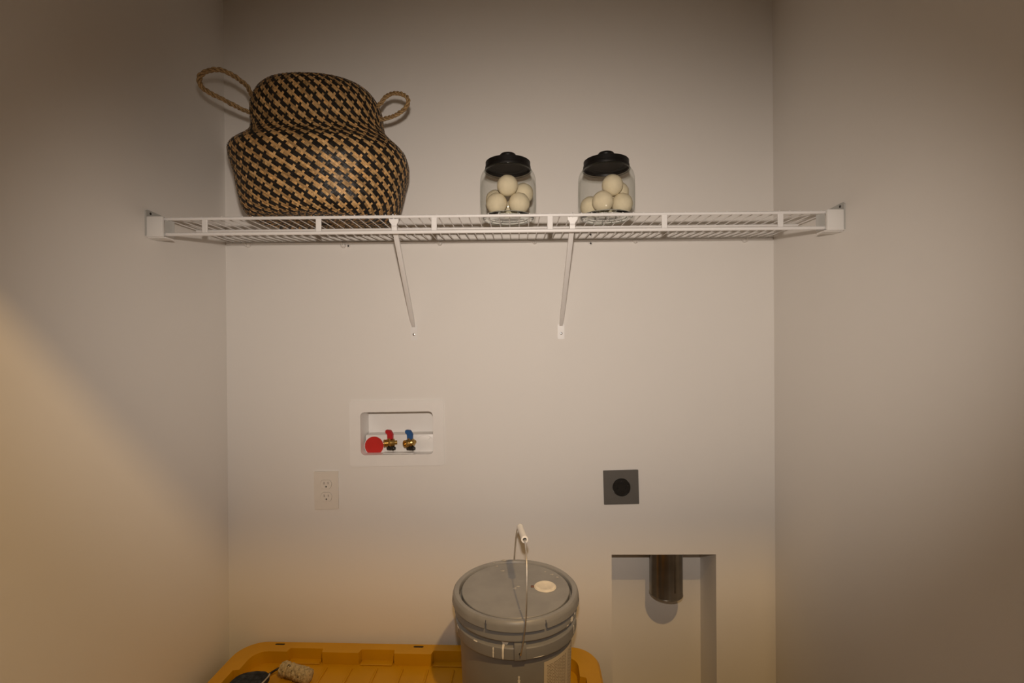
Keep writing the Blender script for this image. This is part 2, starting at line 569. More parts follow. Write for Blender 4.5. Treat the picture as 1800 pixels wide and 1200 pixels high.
# braces
def brace(xt, xw, label):
    t = thing('shelf_brace', label, 'brace', (xw, YB, 1.39), 'white diagonal shelf braces')
    p0 = Vector((xt, SY + .004, ZT - .012))
    p1 = Vector((xw, YB - .004, 1.432))
    d = (p1 - p0).normalized()
    side = Vector((1, 0, 0))
    nrm = side.cross(d).normalized()
    def section(p, w, h, b):
        return [b.verts.new(p + side * sx * w / 2 + nrm * sz * h / 2) for sx, sz in ((-1, -1), (1, -1), (1, 1), (-1, 1))]
    def loft(b, secs):
        for a, c in zip(secs[:-1], secs[1:]):
            for k in range(4):
                b.faces.new((a[k], a[(k + 1) % 4], c[(k + 1) % 4], c[k]))
        b.faces.new(secs[0]); b.faces.new(secs[-1])
    b = bmesh.new()
    L = (p1 - p0).length
    loft(b, [section(p0 + d * (L * u), w, h, b) for u, w, h in
             ((0.02, .013, .010), (0.05, .0125, .0105), (0.90, .0125, .0105), (0.955, .0115, .006), (1.0, .010, .003))])
    bmesh.ops.bevel(b, geom=[e for e in b.edges], offset=0.0014, segments=2, affect='EDGES', profile=0.5)
    obj('brace_arm', b, WIRE, t, 40)
    # flared hook under the front rail
    b = bmesh.new()
    poly_prism(b, [(-.012, .000), (.012, .000), (.0115, -.006), (.0065, -.013), (.0065, -.028), (-.0065, -.028), (-.0065, -.013), (-.0115, -.006)],
               lambda u, v, dd: (xt + u, SY + .005 + dd - v * .25, ZT - .004 + v), 0, 0.003)
    hk = [(xt, SY + .0065 * cos(a), ZT + .0052 * sin(a)) for a in [radians(q) for q in range(-60, 200, 20)]]
    add_tube(b, hk, 0.0016, 6, flat=(1, 1))
    obj('brace_hook', b, WIRE, t, 30)
    b = bmesh.new()
    add_plate(b, rrect(0, 0, 0.0205, 0.046, 0.003, 3), [], lambda u, v, dd: (xw + u, YB + dd, 1.4135 + v), -0.0022, 0.0)
    obj('brace_foot', b, WIRE, t)
    b = bmesh.new()
    add_screw(b, (xw + .0005, YB - .0022, 1.4085), 0.0040, (0, -1, 0), 0.0018)
    obj('screw', b, ZINC, t, 30)
    return t
brace(-0.3064, -0.3250, 'left one of the two white diagonal shelf braces, under the basket')
brace(0.1365, 0.1331, 'right one of the two white diagonal shelf braces, beside the right jar')

# wall clips holding the back rail
def wall_clip(x, z, label):
    t = thing('shelf_wall_clip', label, 'clip', (x, YB, z), 'clips holding the back rail to the wall')
    b = bmesh.new()
    add_lathe(b, [(0, -.013), (.0045, -.0125), (.0065, -.010), (.0075, -.004), (.0078, 0)], (x, YB, z - .0055), n=20, axis='Y')
    obj('clip_body', b, CLIPP, t, 40)
    b = bmesh.new()
    pts = [(x, 1.508 + .0062 * cos(a), ZT - .001 + .0062 * sin(a)) for a in [radians(q) for q in range(-200, 60, 20)]]
    add_tube(b, pts, 0.0018, 6, flat=(1, 2.2))
    obj('clip_hook', b, CLIPP, t, 40)
    b = bmesh.new()
    add_screw(b, (x, YB - .0128, z - .0045), 0.0022, (0, -1, 0), 0.001)
    obj('clip_pin', b, ZINC, t, 30)
for (x, z, l) in ((-0.8415, 1.6966, 'leftmost clip of the shelf back rail, in the left corner'),
                  (-0.5428, 1.6925, 'clip of the shelf back rail under the basket'),
                  (-0.2420, 1.6965, 'clip of the shelf back rail between basket and left jar'),
                  (0.0538, 1.6985, 'clip of the shelf back rail just right of the left jar'),
                  (0.3657, 1.6980, 'clip of the shelf back rail right of the right jar'),
                  (0.7004, 1.6970, 'rightmost clip of the shelf back rail, in the right corner')):
    wall_clip(x, z, l)

def wall_screw(x, z, label):
    t = thing('wall_anchor', label, 'screw', (x, YB, z), 'loose wall anchors by the shelf back rail')
    b = bmesh.new()
    add_lathe(b, [(.0028, -.003), (.0048, -.0026), (.0062, 0)], (x, YB, z), n=16, axis='Y')
    obj('anchor_collar', b, CLIPP, t, 40)
    b = bmesh.new()
    add_screw(b, (x, YB - .0024, z), 0.0030, (0, -1, 0), 0.0022)
    obj('screw_head', b, SCREWD, t, 30)
wall_screw(-0.5268, 1.6855, 'dark screw in a wall anchor below the back rail, under the basket')
wall_screw(0.2267, 1.7127, 'dark screw above the back rail, behind the right jar')
wall_screw(0.2266, 1.6862, 'dark screw in a wall anchor below the back rail, under the right jar')

# ------------------------------------------------------------------ basket
BX, BY, BZ = -0.5125, 1.290, ZT + 0.0062
PROF = [(0.02, 0.0), (0.10, 0.0), (0.148, 0.000), (0.167, 0.004), (0.182, 0.014), (0.193, 0.030), (0.1995, 0.050), (0.2050, 0.075),
        (0.2110, 0.105), (0.2175, 0.132), (0.2195, 0.150), (0.2165, 0.166), (0.2060, 0.182), (0.1890, 0.196),
        (0.1740, 0.210), (0.1660, 0.226), (0.1635, 0.246), (0.1640, 0.270), (0.1620, 0.294), (0.1530, 0.318), (0.1385, 0.337), (0.119, 0.350), (0.102, 0.3545), (0.090, 0.354)]
def dens(prof, n):
    P = smooth_path([(r, 0, z) for r, z in prof], 8)
    L = [0]
    for a, b in zip(P[:-1], P[1:]):
        L.append(L[-1] + (b - a).length)
    out = []
    j = 0
    for i in range(n + 1):
        s = L[-1] * i / n
        while j < len(L) - 2 and L[j + 1] < s:
            j += 1
        t = (s - L[j]) / max(1e-9, L[j + 1] - L[j])
        p = P[j].lerp(P[j + 1], t)
        out.append((p.x, p.z))
    return out, L[-1]
BP, BL = dens(PROF, 240)
def sm(a, b, x):
    t = max(0, min(1, (x - a) / (b - a)))
    return t * t * (3 - 2 * t)
def bpos(th, h, off=0.0):
    f = max(0, min(0.99999, h / BL)) * 240
    i = int(f); t = f - i
    r = BP[i][0] * (1 - t) + BP[i + 1][0] * t
    z = BP[i][1] * (1 - t) + BP[i + 1][1] * t
    tr = BP[i + 1][0] - BP[i][0]; tz = BP[i + 1][1] - BP[i][1]
    l = sqrt(tr * tr + tz * tz) + 1e-9
    r += off * tz / l
    z += -off * tr / l
    c, s = cos(th), sin(th)
    # squarish section, soft dents and a lean: left shoulder high, front shoulder low
    k = 1.0
    mid = sm(0.02, 0.15, z) * (1 - sm(0.20, 0.30, z))
    k += 0.012 * mid * cos(4 * th + 0.6) + 0.010 * mid * sin(3 * th + 1.0 + z * 9)
    fr = max(0, -s)
    lf = (th - radians(196) + pi) % (2 * pi) - pi
    k += 0.045 * math.exp(-(lf / 0.34) ** 2) * math.exp(-((z - 0.186) / 0.022) ** 2)
    k += 0.10 * max(0, c) * math.exp(-((z - 0.210) / 0.028) ** 2)
    k += 0.022 * max(0, -c) * math.exp(-((z - 0.165) / 0.03) ** 2)
    z += sm(0.02, 0.15, z) * (1 - 0.55 * sm(0.22, 0.32, z)) * (-0.010 * c - 0.010 * fr * fr)
    e = 2 / 2.25
    X = r * k * (abs(c) ** e) * (1 if c >= 0 else -1)
    Y = 0.80 * r * k * (abs(s) ** e) * (1 if s >= 0 else -1)
    shift = -0.010 * sm(0.18, 0.28, z)
    return Vector((BX + X + shift, BY + Y, BZ + z))
# angle as a function of arc length around the belly, starting at the back
NT = 720
ths = [pi / 2 + 2 * pi * i / NT for i in range(NT + 1)]
hb = BL * 0.47
SL = [0]
pp = [Vector((0.2195 * (abs(cos(t)) ** (2 / 2.25)) * (1 if cos(t) >= 0 else -1), 0.176 * (abs(sin(t)) ** (2 / 2.25)) * (1 if sin(t) >= 0 else -1), 0)) for t in ths]
for a, b in zip(pp[:-1], pp[1:]):
    SL.append(SL[-1] + (b - a).length)
STOT = SL[-1]
import bisect
def th_of(s):
    s = max(0.0, min(STOT - 1e-9, s))
    i = bisect.bisect_right(SL, s) - 1
    t = (s - SL[i]) / max(1e-9, SL[i + 1] - SL[i])
    return ths[i] + (ths[i + 1] - ths[i]) * t

bk = thing('woven_basket', 'round belly basket woven in black and natural seagrass on the wire shelf', 'basket', (BX, BY, BZ))
# core wall under the strips, open at the top with an inside
b = bmesh.new()
NA, NH = 96, 200
rings = [[b.verts.new(bpos(2 * pi * i / NA, BL * j / NH, -0.0016)) for i in range(NA)] for j in range(NH + 1)]
inner = []
for f in [0.985 - 0.93 * k / 60 for k in range(61)]:
    inner.append([b.verts.new(bpos(2 * pi * i / NA, BL * f, -0.008)) for i in range(NA)])
rings += inner
for A, B in zip(rings[:-1], rings[1:]):
    for i in range(NA):
        b.faces.new((A[i], A[(i + 1) % NA], B[(i + 1) % NA], B[i]))
b.faces.new(rings[0]); b.faces.new(rings[-1])
obj('basket_wall', b, CORE, bk, 60)

# woven strips
PAT = ("KKTK", "TTTT", "TTTK", "KKKK")
DU, DV, PHI = 0.00645, 0.00600, radians(35)
verts, faces, tones = [], [], []
RNG = random.Random(3)
tone_cache = {}
def tone(key, tan):
    if key not in tone_cache:
        q = RNG.random(); w = RNG.random()
        if tan:
            b0 = 0.60 + 0.75 * q
            tone_cache[key] = (0.47 * b0, (0.285 + 0.03 * (w - .5)) * b0, (0.118 + 0.03 * (w - .5)) * b0)
        else:
            b0 = 0.6 + 0.9 * q
            tone_cache[key] = (0.0130 * b0, 0.0105 * b0, 0.0085 * b0)
    return tone_cache[key]
amax = int((STOT + BL) / DU) + 4
bmax = int((STOT + BL) / DV) + 4
cu, su = cos(PHI), sin(PHI)
for a in range(-amax, amax):
    for q in range(-bmax, bmax):
        s = a * DU * cu - q * DV * su
        h = -a * DU * su - q * DV * cu
        if not (0 <= s < STOT and 0.002 < h < BL - 0.004):
            continue
        ch = PAT[q % 4][a % 4]
        tan = ch == 'T'
        # which strip lies on top: rows 1 and 3 run along, rows 0 and 2 go across
        along = (q % 4) in (1, 3)
        if along:
            key = ('u', q, a // 4, tan)
        else:
            key = ('v', a, q // 2 if tan else q // 2 + 7000, tan)
        lift = (0.0006 if along else 0.0016) + 0.0006 * RNG.random()
        ti, tj = 0.0014 * (RNG.random() - .5), 0.0014 * (RNG.random() - .5)
        base = len(verts)
        g = 0.497
        for (ea, eq, w) in ((-g, -g, 0), (g, -g, 0), (g, g, 0), (-g, g, 0), (0, 0, 1)):
            ss = (a + ea) * DU * cu - (q + eq) * DV * su
            hh = -(a + ea) * DU * su - (q + eq) * DV * cu
            verts.append(bpos(th_of(ss), hh, lift + ea * ti + eq * tj + (0.00045 if w else -0.0001)))
        tc = tone(key, tan)
        jt = 0.85 + 0.3 * RNG.random()
        tones += [(tc[0] * jt, tc[1] * jt, tc[2] * jt)] * 5
        for k in range(4):
            faces.append((base + k, base + (k + 1) % 4, base + 4))
me = bpy.data.meshes.new('woven_strips')
org = Vector((BX, BY, BZ))
me.from_pydata([v - org for v in verts], [], faces)
ca = me.color_attributes.new('tone', 'FLOAT_COLOR', 'POINT')
buf = []
for t_ in tones:
    buf += [t_[0], t_[1], t_[2], 1.0]
ca.data.foreach_set('color', buf)
me.materials.append(WEAVE)
me.shade_smooth()
ws = bpy.data.objects.new('woven_strips', me)
COL.objects.link(ws)
ws.parent = bk
tag(ws, 'black and tan seagrass strips in a houndstooth weave', kind='stuff')

# a folded natural strip end on the top, and the twisted rim
b = bmesh.new()
rim = [bpos(2 * pi * i / 120, BL * 0.985, 0.0015) for i in range(121)]
for ph in (0, pi):
    T, N = frames(rim)
    pts = [p + N[i] * (.0022 * cos(i * 0.9 + ph)) + T[i].cross(N[i]) * (.0022 * sin(i * 0.9 + ph)) for i, p in enumerate(rim)]
    add_tube(b, pts, 0.0022, 5)
obj('rim_cord', b, ROPE, bk, 60)

def rope(pts, name, r=0.0054):
    P = smooth_path(pts, 10)
    # resample evenly
    L = [0]
    for p, q in zip(P[:-1], P[1:]):
        L.append(L[-1] + (q - p).length)
    n = int(L[-1] / 0.0018)
    R = []
    j = 0
    for i in range(n + 1):
        s = L[-1] * i / n
        while j < len(L) - 2 and L[j + 1] < s:
            j += 1
        R.append(P[j].lerp(P[j + 1], (s - L[j]) / max(1e-9, L[j + 1] - L[j])))
    T, N = frames(R)
    o = None
    b = bmesh.new()
    for ph in range(3):
        pts3 = []
        for i, p in enumerate(R):
            a = i * 0.0018 / 0.034 * 2 * pi + ph * 2 * pi / 3 + 0.7 * noise.noise(p * 30)
            rr = r * (0.62 + 0.25 * noise.noise(p * 55 + Vector((ph, 0, 0))))
            pts3.append(p + N[i] * (rr * cos(a)) + T[i].cross(N[i]) * (rr * sin(a)))
        add_tube(b, pts3, r * 0.50, 7)
    return obj(name, b, ROPE, bk, 60)
lh = [(-0.645, 1.240, 1.990), (-0.6700, 1.235, 2.0124), (-0.6728, 1.215, 2.0272), (-0.6865, 1.185, 2.0358), (-0.7091, 1.165, 2.0406), (-0.737, 1.155, 2.0317), (-0.7533, 1.155, 2.0147),
      (-0.7501, 1.165, 1.9965), (-0.7253, 1.185, 1.9857), (-0.7043, 1.21, 1.9786), (-0.6861, 1.235, 1.9751), (-0.650, 1.250, 1.970)]
rope(lh, 'handle')
rh = [(-0.375, 1.272, 1.990), (-0.352, 1.270, 2.0076), (-0.3384, 1.265, 2.0216), (-0.3105, 1.25, 2.0225), (-0.2844, 1.24, 2.012), (-0.2728, 1.235, 1.9938), (-0.2851, 1.24, 1.9768),
      (-0.3127, 1.255, 1.9678), (-0.3484, 1.27, 1.9654), (-0.380, 1.275, 1.966)]
rope(rh, 'handle', 0.0051)

# ------------------------------------------------------------------ glass jars with wool balls
JZ = ZT + 0.0055
def jar(cx, cy, label):
    t = thing('glass_jar', label, 'jar', (cx, cy, JZ), 'glass jars of wool dryer balls')
    c = (cx, cy, JZ)
    # wall: a shell from the thick base up to the neck
    outer = [(.0660, .0075), (.0695, .014), (.0718, .026), (.0727, .045), (.0727, .098), (.0718, .108), (.0690, .118), (.0640, .126), (.0590, .131), (.0570, .135), (.0570, .146)]
    pr = [(q.x, q.z) for q in smooth_path([(r, 0, z) for r, z in outer], 4)]
    obj('jar_wall', lathe(pr, c, n=72), GLASS, t, 60)
    # thick base of solid glass with a raised ring
    base = [(0, .0035), (.050, .0035), (.0555, .0015), (.0590, .0), (.0630, .0008), (.0660, .0035), (.0672, .0075), (.0650, .0105), (.0600, .0100), (0, .0092)]
    obj('jar_base', lathe(base, c, n=72), GBASE, t, 50)
    obj('neck_bead', lathe([(.0590, .1270), (.0618, .1280), (.0622, .1296), (.0605, .1308), (.0590, .1302), (.0585, .1285), (.0590, .1270)], c, n=64), GBEAD, t, 60)
    lid = obj('lid', lathe([(.0560, .138), (.0575, .1325), (.0594, .1318), (.0596, .1325), (.0594, .1385), (.0584, .1395), (.0584, .1505), (.0574, .1516), (.0400, .1530), (0, .1545)], c, n=72), LIDB, t, 40)
    obj('lid_liner', lathe([(.0555, .1375), (.0450, .1385), (.0440, .1395), (0, .1395)], c, n=48), LIDB, lid, 40)
    obj('knob', lathe([(.0115, .1520), (.0115, .1620), (.0140, .1640), (.0198, .1650), (.0210, .1670), (.0208, .1710), (.0190, .1730), (0, .1742)], c, n=40), LIDB, lid, 40)
    return t
J1 = (-0.0235, 1.280)
J2 = (0.2325, 1.280)
jar(*J1, 'glass jar with black lid standing between the basket and the other jar')
jar(*J2, 'glass jar with black lid standing right of the other jar, above the right shelf brace')

# wool balls: a felted, slightly uneven sphere each
BR = 0.0268
def ball_mesh():
    b = bmesh.new()
    bmesh.ops.create_icosphere(b, subdivisions=4, radius=BR)
    for v in b.verts:
        n = v.co.normalized()
        v.co = n * (BR + 0.0006 * noise.noise(n * 2.3) + 0.00025 * noise.noise(n * 19))
    me = bpy.data.meshes.new('wool_ball')
    b.to_mesh(me); b.free()
    me.materials.append(WOOL)
    me.shade_smooth()
    return me
BM_ = ball_mesh()
FZ = JZ + 0.0104 + BR
DRY = [
    (J1, -.0290, -.0285, 0.0, 'front left bottom wool ball in the left jar', 'wool balls in the left jar'),
    (J1, .0285, -.0290, 0.0, 'front right bottom wool ball in the left jar', 'wool balls in the left jar'),
    (J1, .0100, .0390, 0.0, 'wool ball at the back bottom of the left jar, hidden behind the front ones', 'wool balls in the left jar'),
    (J1, .0395, .0090, .0360, 'wool ball at the right in the second layer of the left jar', 'wool balls in the left jar'),
    (J1, -.0335, .0245, .0240, 'wool ball at the back left of the left jar, half hidden', 'wool balls in the left jar'),
    (J1, -.0010, -.0300, .0450, 'topmost wool ball in the left jar', 'wool balls in the left jar'),
    (J2, -.0160, -.0370, 0.0, 'front middle bottom wool ball in the right jar', 'wool balls in the right jar'),
    (J2, .0375, -.0160, 0.0, 'front right bottom wool ball in the right jar', 'wool balls in the right jar'),
    (J2, -.0395, .0120, 0.0, 'wool ball at the left wall of the right jar', 'wool balls in the right jar'),
    (J2, .0080, .0400, 0.0, 'wool ball at the back bottom of the right jar, hidden behind the front ones', 'wool balls in the right jar'),
    (J2, .0360, .0200, .0400, 'wool ball behind the topmost one in the right jar, half hidden', 'wool balls in the right jar'),
    (J2, .0110, -.0250, .0450, 'topmost wool ball in the right jar', 'wool balls in the right jar'),
]
for i, (J, dx, dy, dz, lab, grp) in enumerate(DRY):
    o = bpy.data.objects.new('wool_ball', BM_)
    COL.objects.link(o)
    o.location = (J[0] + dx, J[1] + dy, FZ + dz)
    o.rotation_euler = (i * 1.1, i * 0.7, i * 2.3)
    tag(o, lab, 'ball', grp)

# ------------------------------------------------------------------ washer outlet box
wbx = thing('washer_outlet_box', 'white recessed washing machine outlet box in the wall with red and blue valves', 'outlet box', (WBC[0], YB, WBC[1]))
OW, OH = 0.2265, 0.1335
b = bmesh.new()
add_plate(b, rrect(0, 0, .2945, .2050, .010, 5), [rrect(0, 0, OW, OH, .013, 6)], wb, -0.0045, 0.0008)
obj('face_frame', b, BOXP, wbx, 30)
b = bmesh.new()
l0 = [(u, v, 0.0) for u, v in rrect(0, 0, OW, OH, .013, 6)]
l1 = [(u, v, 0.076) for u, v in rrect(0, 0, OW - .004, OH - .004, .012, 6)]
v0 = [b.verts.new(wb(*p)) for p in l0]
v1 = [b.verts.new(wb(*p)) for p in l1]
for i in range(len(v0)):
    k = (i + 1) % len(v0)
    b.faces.new((v0[i], v0[k], v1[k], v1[i]))
b.faces.new(v1)
obj('box_shell', b, BOXP, wbx, 40)
# stepped lower panel
b = bmesh.new()
add_box(b, (-OW / 2 + .006, 0.028, -OH / 2 + .0005), (OW / 2 - .003, .0755, -.0105), 0.0015, 2)
bmesh.ops.transform(b, matrix=Matrix.Rotation(-WBA, 4, 'Y'), verts=b.verts)
bmesh.ops.translate(b, verts=b.verts, vec=(WBC[0], YB, WBC[1]))
obj('valve_panel', b, BOXP, wbx, 30)
# drip sill in front of the valves
b = bmesh.new()
add_box(b, (-.046, .004, -OH / 2 + .0005), (.050, .0285, -OH / 2 + .0030), 0.001, 1)
bmesh.ops.translate(b, verts=b.verts, vec=(WBC[0], YB, WBC[1]))
obj('sill', b, BOXP, wbx)
def wbl(x, z):                                    # world to box coordinates
    dx, dz = x - WBC[0], z - WBC[1]
    return dx * cos(WBA) + dz * sin(WBA), -dx * sin(WBA) + dz * cos(WBA)
# red test disc, flat at its bottom, with a pale ring behind it
u0, w0_ = wbl(-0.4600, 1.0560)
zc = -OH / 2 + .0010
def cutdisc(r, n=48):
    pts = []
    for k in range(n):
        a = 2 * pi * k / n
        pts.append((u0 + r * cos(a), max(zc, w0_ + r * sin(a))))
    out = [pts[0]]
    for p in pts[1:]:
        if (Vector(p) - Vector(out[-1])).length > 1e-4:
            out.append(p)
    return out
b = bmesh.new(); add_plate(b, cutdisc(.0313), [], wb, 0.0265, 0.0285)
obj('knockout_ring', b, BOXP, wbx)
b = bmesh.new(); add_plate(b, cutdisc(.0295), [], wb, 0.0250, 0.0284)
obj('test_disc', b, RED, wbx)['label'] = 'red flat bottomed test disc'
# white knockout with an inner ring and two nibs
u1, w1 = wbl(-0.2986, 1.0605)
b = bmesh.new()
def ring(b, r0, r1, d0, d1):
    add_plate(b, circle2(u1, w1, r1, 40), [circle2(u1, w1, r0, 40)], wb, d0, d1)
ring(b, .0280, .0293, .0268, .0285)
ring(b, .0130, .0143, .0268, .0285)
for a in (50, 235):
    ca_, sa_ = cos(radians(a)), sin(radians(a))
    pts = []
    for (p, q) in ((.019, -.0018), (.027, -.0018), (.027, .0018), (.019, .0018)):
        pts.append((u1 + p * ca_ - q * sa_, w1 + p * sa_ + q * ca_))
    add_plate(b, pts, [], wb, .0262, .0285)
obj('knockout', b, BOXP, wbx, 30)

def valve(x, z, ang, hmat, label, hl):
    """quarter turn valve: brass body along a horizontal axis turned by ang, stem with plastic lever, black drain fitting below"""
    c = Vector((x, YB + .008, z))
    ax = Vector((-sin(ang), -cos(ang), 0))          # the outlet points at the viewer's left
    sd = Vector((cos(ang), -sin(ang), 0))
    up = Vector((0, 0, 1))
    lv = Vector((0.96, -0.28, 0)).normalized()
    ln = Vector((lv.y, -lv.x, 0))
    def cyl(b, p, d, prof, n=20):
        d = d.normalized(); a = d.orthogonal().normalized(); e2 = d.cross(a)
        rs = [[b.verts.new(p + d * h + a * (r * cos(2 * pi * k / n)) + e2 * (r * sin(2 * pi * k / n))) for k in range(n)] for r, h in prof]
        for A, B in zip(rs[:-1], rs[1:]):
            for k in range(n):
                b.faces.new((A[k], A[(k + 1) % n], B[(k + 1) % n], B[k]))
        b.faces.new(rs[0]); b.faces.new(rs[-1])
    b = bmesh.new()
    th = [(.0100, .006), (.0118, .007), (.0118, .009), (.0108, .010), (.0118, .011), (.0118, .013), (.0108, .014), (.0118, .015), (.0118, .018), (.0105, .019), (.0070, .019), (.0068, .012)]
    cyl(b, c, ax, [(.0115, -.014), (.0125, -.012), (.0125, .000), (.0095, .004)] + th, 24)
    cyl(b, c + up * .004, up, [(.0065, 0), (.0065, .012), (.005, .013)], 14)
    cyl(b, c, -ax, [(.0065, .010), (.0065, .022)], 14)
    v = obj('valve', b, BRASS, wbx, 35)
    v['label'] = label
    # lever
    b = bmesh.new()
    prof2 = [(.010, .012), (.0105, .028), (.003, .040), (-.012, .041), (-.0135, .036), (-.0125, .029), (-.0075, .029), (-.006, .012)]
    add_plate(b, prof2, [], lambda p, q, d: c + lv * p + up * q + ln * d, 0.006, -0.006)
    bmesh.ops.bevel(b, geom=[e for e in b.edges if len(e.link_faces) == 2 and e.calc_face_angle(0) > 0.6], offset=0.0012, segments=2, affect='EDGES')
    obj('lever', b, hmat, v, 40)['label'] = hl
    # black drain fitting
    b = bmesh.new()
    q = c + Vector((0.004, 0, -.0165))
    cyl(b, q - lv * .013, lv, [(.0060, 0), (.0070, .001), (.0070, .012), (.0055, .013), (.0055, .016), (.0072, .017), (.0072, .022), (.0050, .024), (.0045, .027)], 16)
    cyl(b, q + up * .012, -up, [(.0050, 0), (.0055, .017)], 12)
    obj('drain_fitting', b, BLACKP, v, 40)
    return v
valve(-0.4050, 1.0690, radians(68), REDH, 'hot water valve, brass with a red lever', 'red lever')
valve(-0.3430, 1.0685, radians(38), BLUEH, 'cold water valve, brass with a blue lever', 'blue lever')

# ------------------------------------------------------------------ duplex outlet
ox, oz = -0.6022, 0.9238
oa = radians(0.6)
def opl(u, v, d):
    return Vector((ox + u * cos(oa) - v * sin(oa), YB + d, oz + u * sin(oa) + v * cos(oa)))
ot = thing('wall_outlet', 'almond duplex wall outlet plate left below the washer box', 'outlet', (ox, YB, oz))
def recept(cz, r=0.0172, flat=0.0135, n=40):
    out = []
    for k in range(n):
        a = 2 * pi * k / n
        p = (r * cos(a), cz + max(-flat, min(flat, r * sin(a))))
        if not out or (Vector(p) - Vector(out[-1])).length > 1e-4:
            out.append(p)
    return out
b = bmesh.new()
add_plate(b, rrect(0, 0, .0755, .1185, .002, 3), [recept(.0195, .0178, .0140), recept(-.0195, .0178, .0140)], opl, -0.0048, 0.0)
obj('cover_plate', b, OUTP, ot, 25)
for cz in (.0195, -.0195):
    b = bmesh.new()
    def slot(cx, cy, w, h):
        return [(cx - w / 2, cy - h / 2), (cx + w / 2, cy - h / 2), (cx + w / 2, cy + h / 2), (cx - w / 2, cy + h / 2)]
    holes = [slot(-.0062, cz + .0035, .0020, .0082), slot(.0062, cz + .0035, .0020, .0072), circle2(0, cz - .0075, .0027, 14)]
    add_plate(b, recept(cz), holes, opl, -0.0058, -0.0008)
    rc = obj('receptacle', b, OUTP, ot, 25)
    b = bmesh.new()
    quad(b, [opl(-.012, cz - .0115, -.0015), opl(.012, cz - .0115, -.0015), opl(.012, cz + .0115, -.0015), opl(-.012, cz + .0115, -.0015)])  # dark sheet behind the holes paints in their shade
    obj('slot_shade_sheet', b, SLOT, rc)

# ------------------------------------------------------------------ dryer receptacle
dx, dz = 0.3160, 0.9303
da = radians(1.3)
def dpl(u, v, d):
    return Vector((dx + u * cos(da) - v * sin(da), YB + d, dz + u * sin(da) + v * cos(da)))
dt = thing('dryer_outlet', 'square grey plate with a round black dryer receptacle above the vent recess', 'outlet', (dx, YB, dz))
b = bmesh.new()
add_plate(b, rrect(0, 0, .1085, .1060, .0015, 2), [circle2(0.001, 0, .0276, 40)], dpl, -0.003, 0.0)
obj('cover_plate', b, DRYP, dt, 25)
b = bmesh.new()
def rs(cx, cy, w, h):
    return [(cx - w / 2, cy - h / 2), (cx + w / 2, cy - h / 2), (cx + w / 2, cy + h / 2), (cx - w / 2, cy + h / 2)]
add_plate(b, circle2(0.001, 0, .0272, 40), [rs(-.0105, .002, .0022, .011), rs(.0125, .002, .0022, .011), rs(.001, .0135, .008, .0022), circle2(.001, -.0125, .0032, 14)], dpl, -0.005, 0.0)
rc = obj('receptacle', b, BLACKP, dt, 30)
b = bmesh.new()
add_plate(b, circle2(0.001, 0, .0265, 32), [], dpl, -0.0022, -0.0005)  # dark disc added behind the slots as their painted shade
obj('slot_shade_disc', b, SLOT, rc)
b = bmesh.new()
add_plate(b, circle2(0.001, 0, .0272, 40), [circle2(.001, 0, .0240, 40)], dpl, -0.0064, -0.0040)
obj('raised_ring', b, BLACKP, rc, 30)
for (u, v) in ((.001, .0195), (.0205, .0045)):
    b = bmesh.new()
    add_screw(b, dpl(u, v, -.005), .0016, (0, -1, 0), .0012)
    obj('screw', b, SCREWD, rc, 30)

# ------------------------------------------------------------------ dryer vent pipe
PXc, PYc = 0.4727, 1.5875
pv = thing('dryer_vent_pipe', 'galvanised metal dryer vent pipe hanging down in the wall recess', 'pipe', (PXc, PYc, 0.562))
zb = 0.567
R_ = 0.0520
prof = [(R_ - .0012, NZ1 - 0.001), (R_ - .0012, zb), (R_ + .0002, zb - .0008), (R_ + .0010, zb + .001), (R_, zb + .0030), (R_, NZ1 - .001)]
b = lathe([(r, z) for r, z in prof], (PXc, PYc, 0), n=64)
b.faces.ensure_lookup_table()
obj('pipe_sleeve', b, STEEL, pv, 40)
b = bmesh.new()
add_box(b, (PXc + .012, PYc - R_ * .972 - .0008, zb + .024), (PXc + .016, PYc - R_ * .90, NZ1 - .001), 0.0004, 1)
obj('lock_seam', b, STEEL, pv, 40)

# ------------------------------------------------------------------ storage tote with yellow lid
TA = radians(-1.6)
TC = Vector((-0.3215, 1.2296, 0.0))
TW, TD, TZ, TF = 1.088, 0.540, 0.458, 0.424
def tp(u, v, z):
    return Vector((TC.x + u * cos(TA) - v * sin(TA), TC.y + u * sin(TA) + v * cos(TA), z))
tt = thing('storage_tote', 'large storage tote with a yellow lid against the back wall', 'storage box', (TC.x, TC.y, 0.0))
b = bmesh.new()
t0 = rrect(0, 0, TW - .17, TD - .15, .05, 6)
t1 = rrect(0, 0, TW - .07, TD - .06, .07, 6)
va = [b.verts.new(tp(u, v, 0.0)) for u, v in t0]
vb = [b.verts.new(tp(u, v, TF - .006)) for u, v in t1]
for i in range(len(va)):
    k = (i + 1) % len(va)
    b.faces.new((va[i], va[k], vb[k], vb[i]))
b.faces.new(va); b.faces.new(vb)
obj('tote_body', b, TOTE, tt, 40)
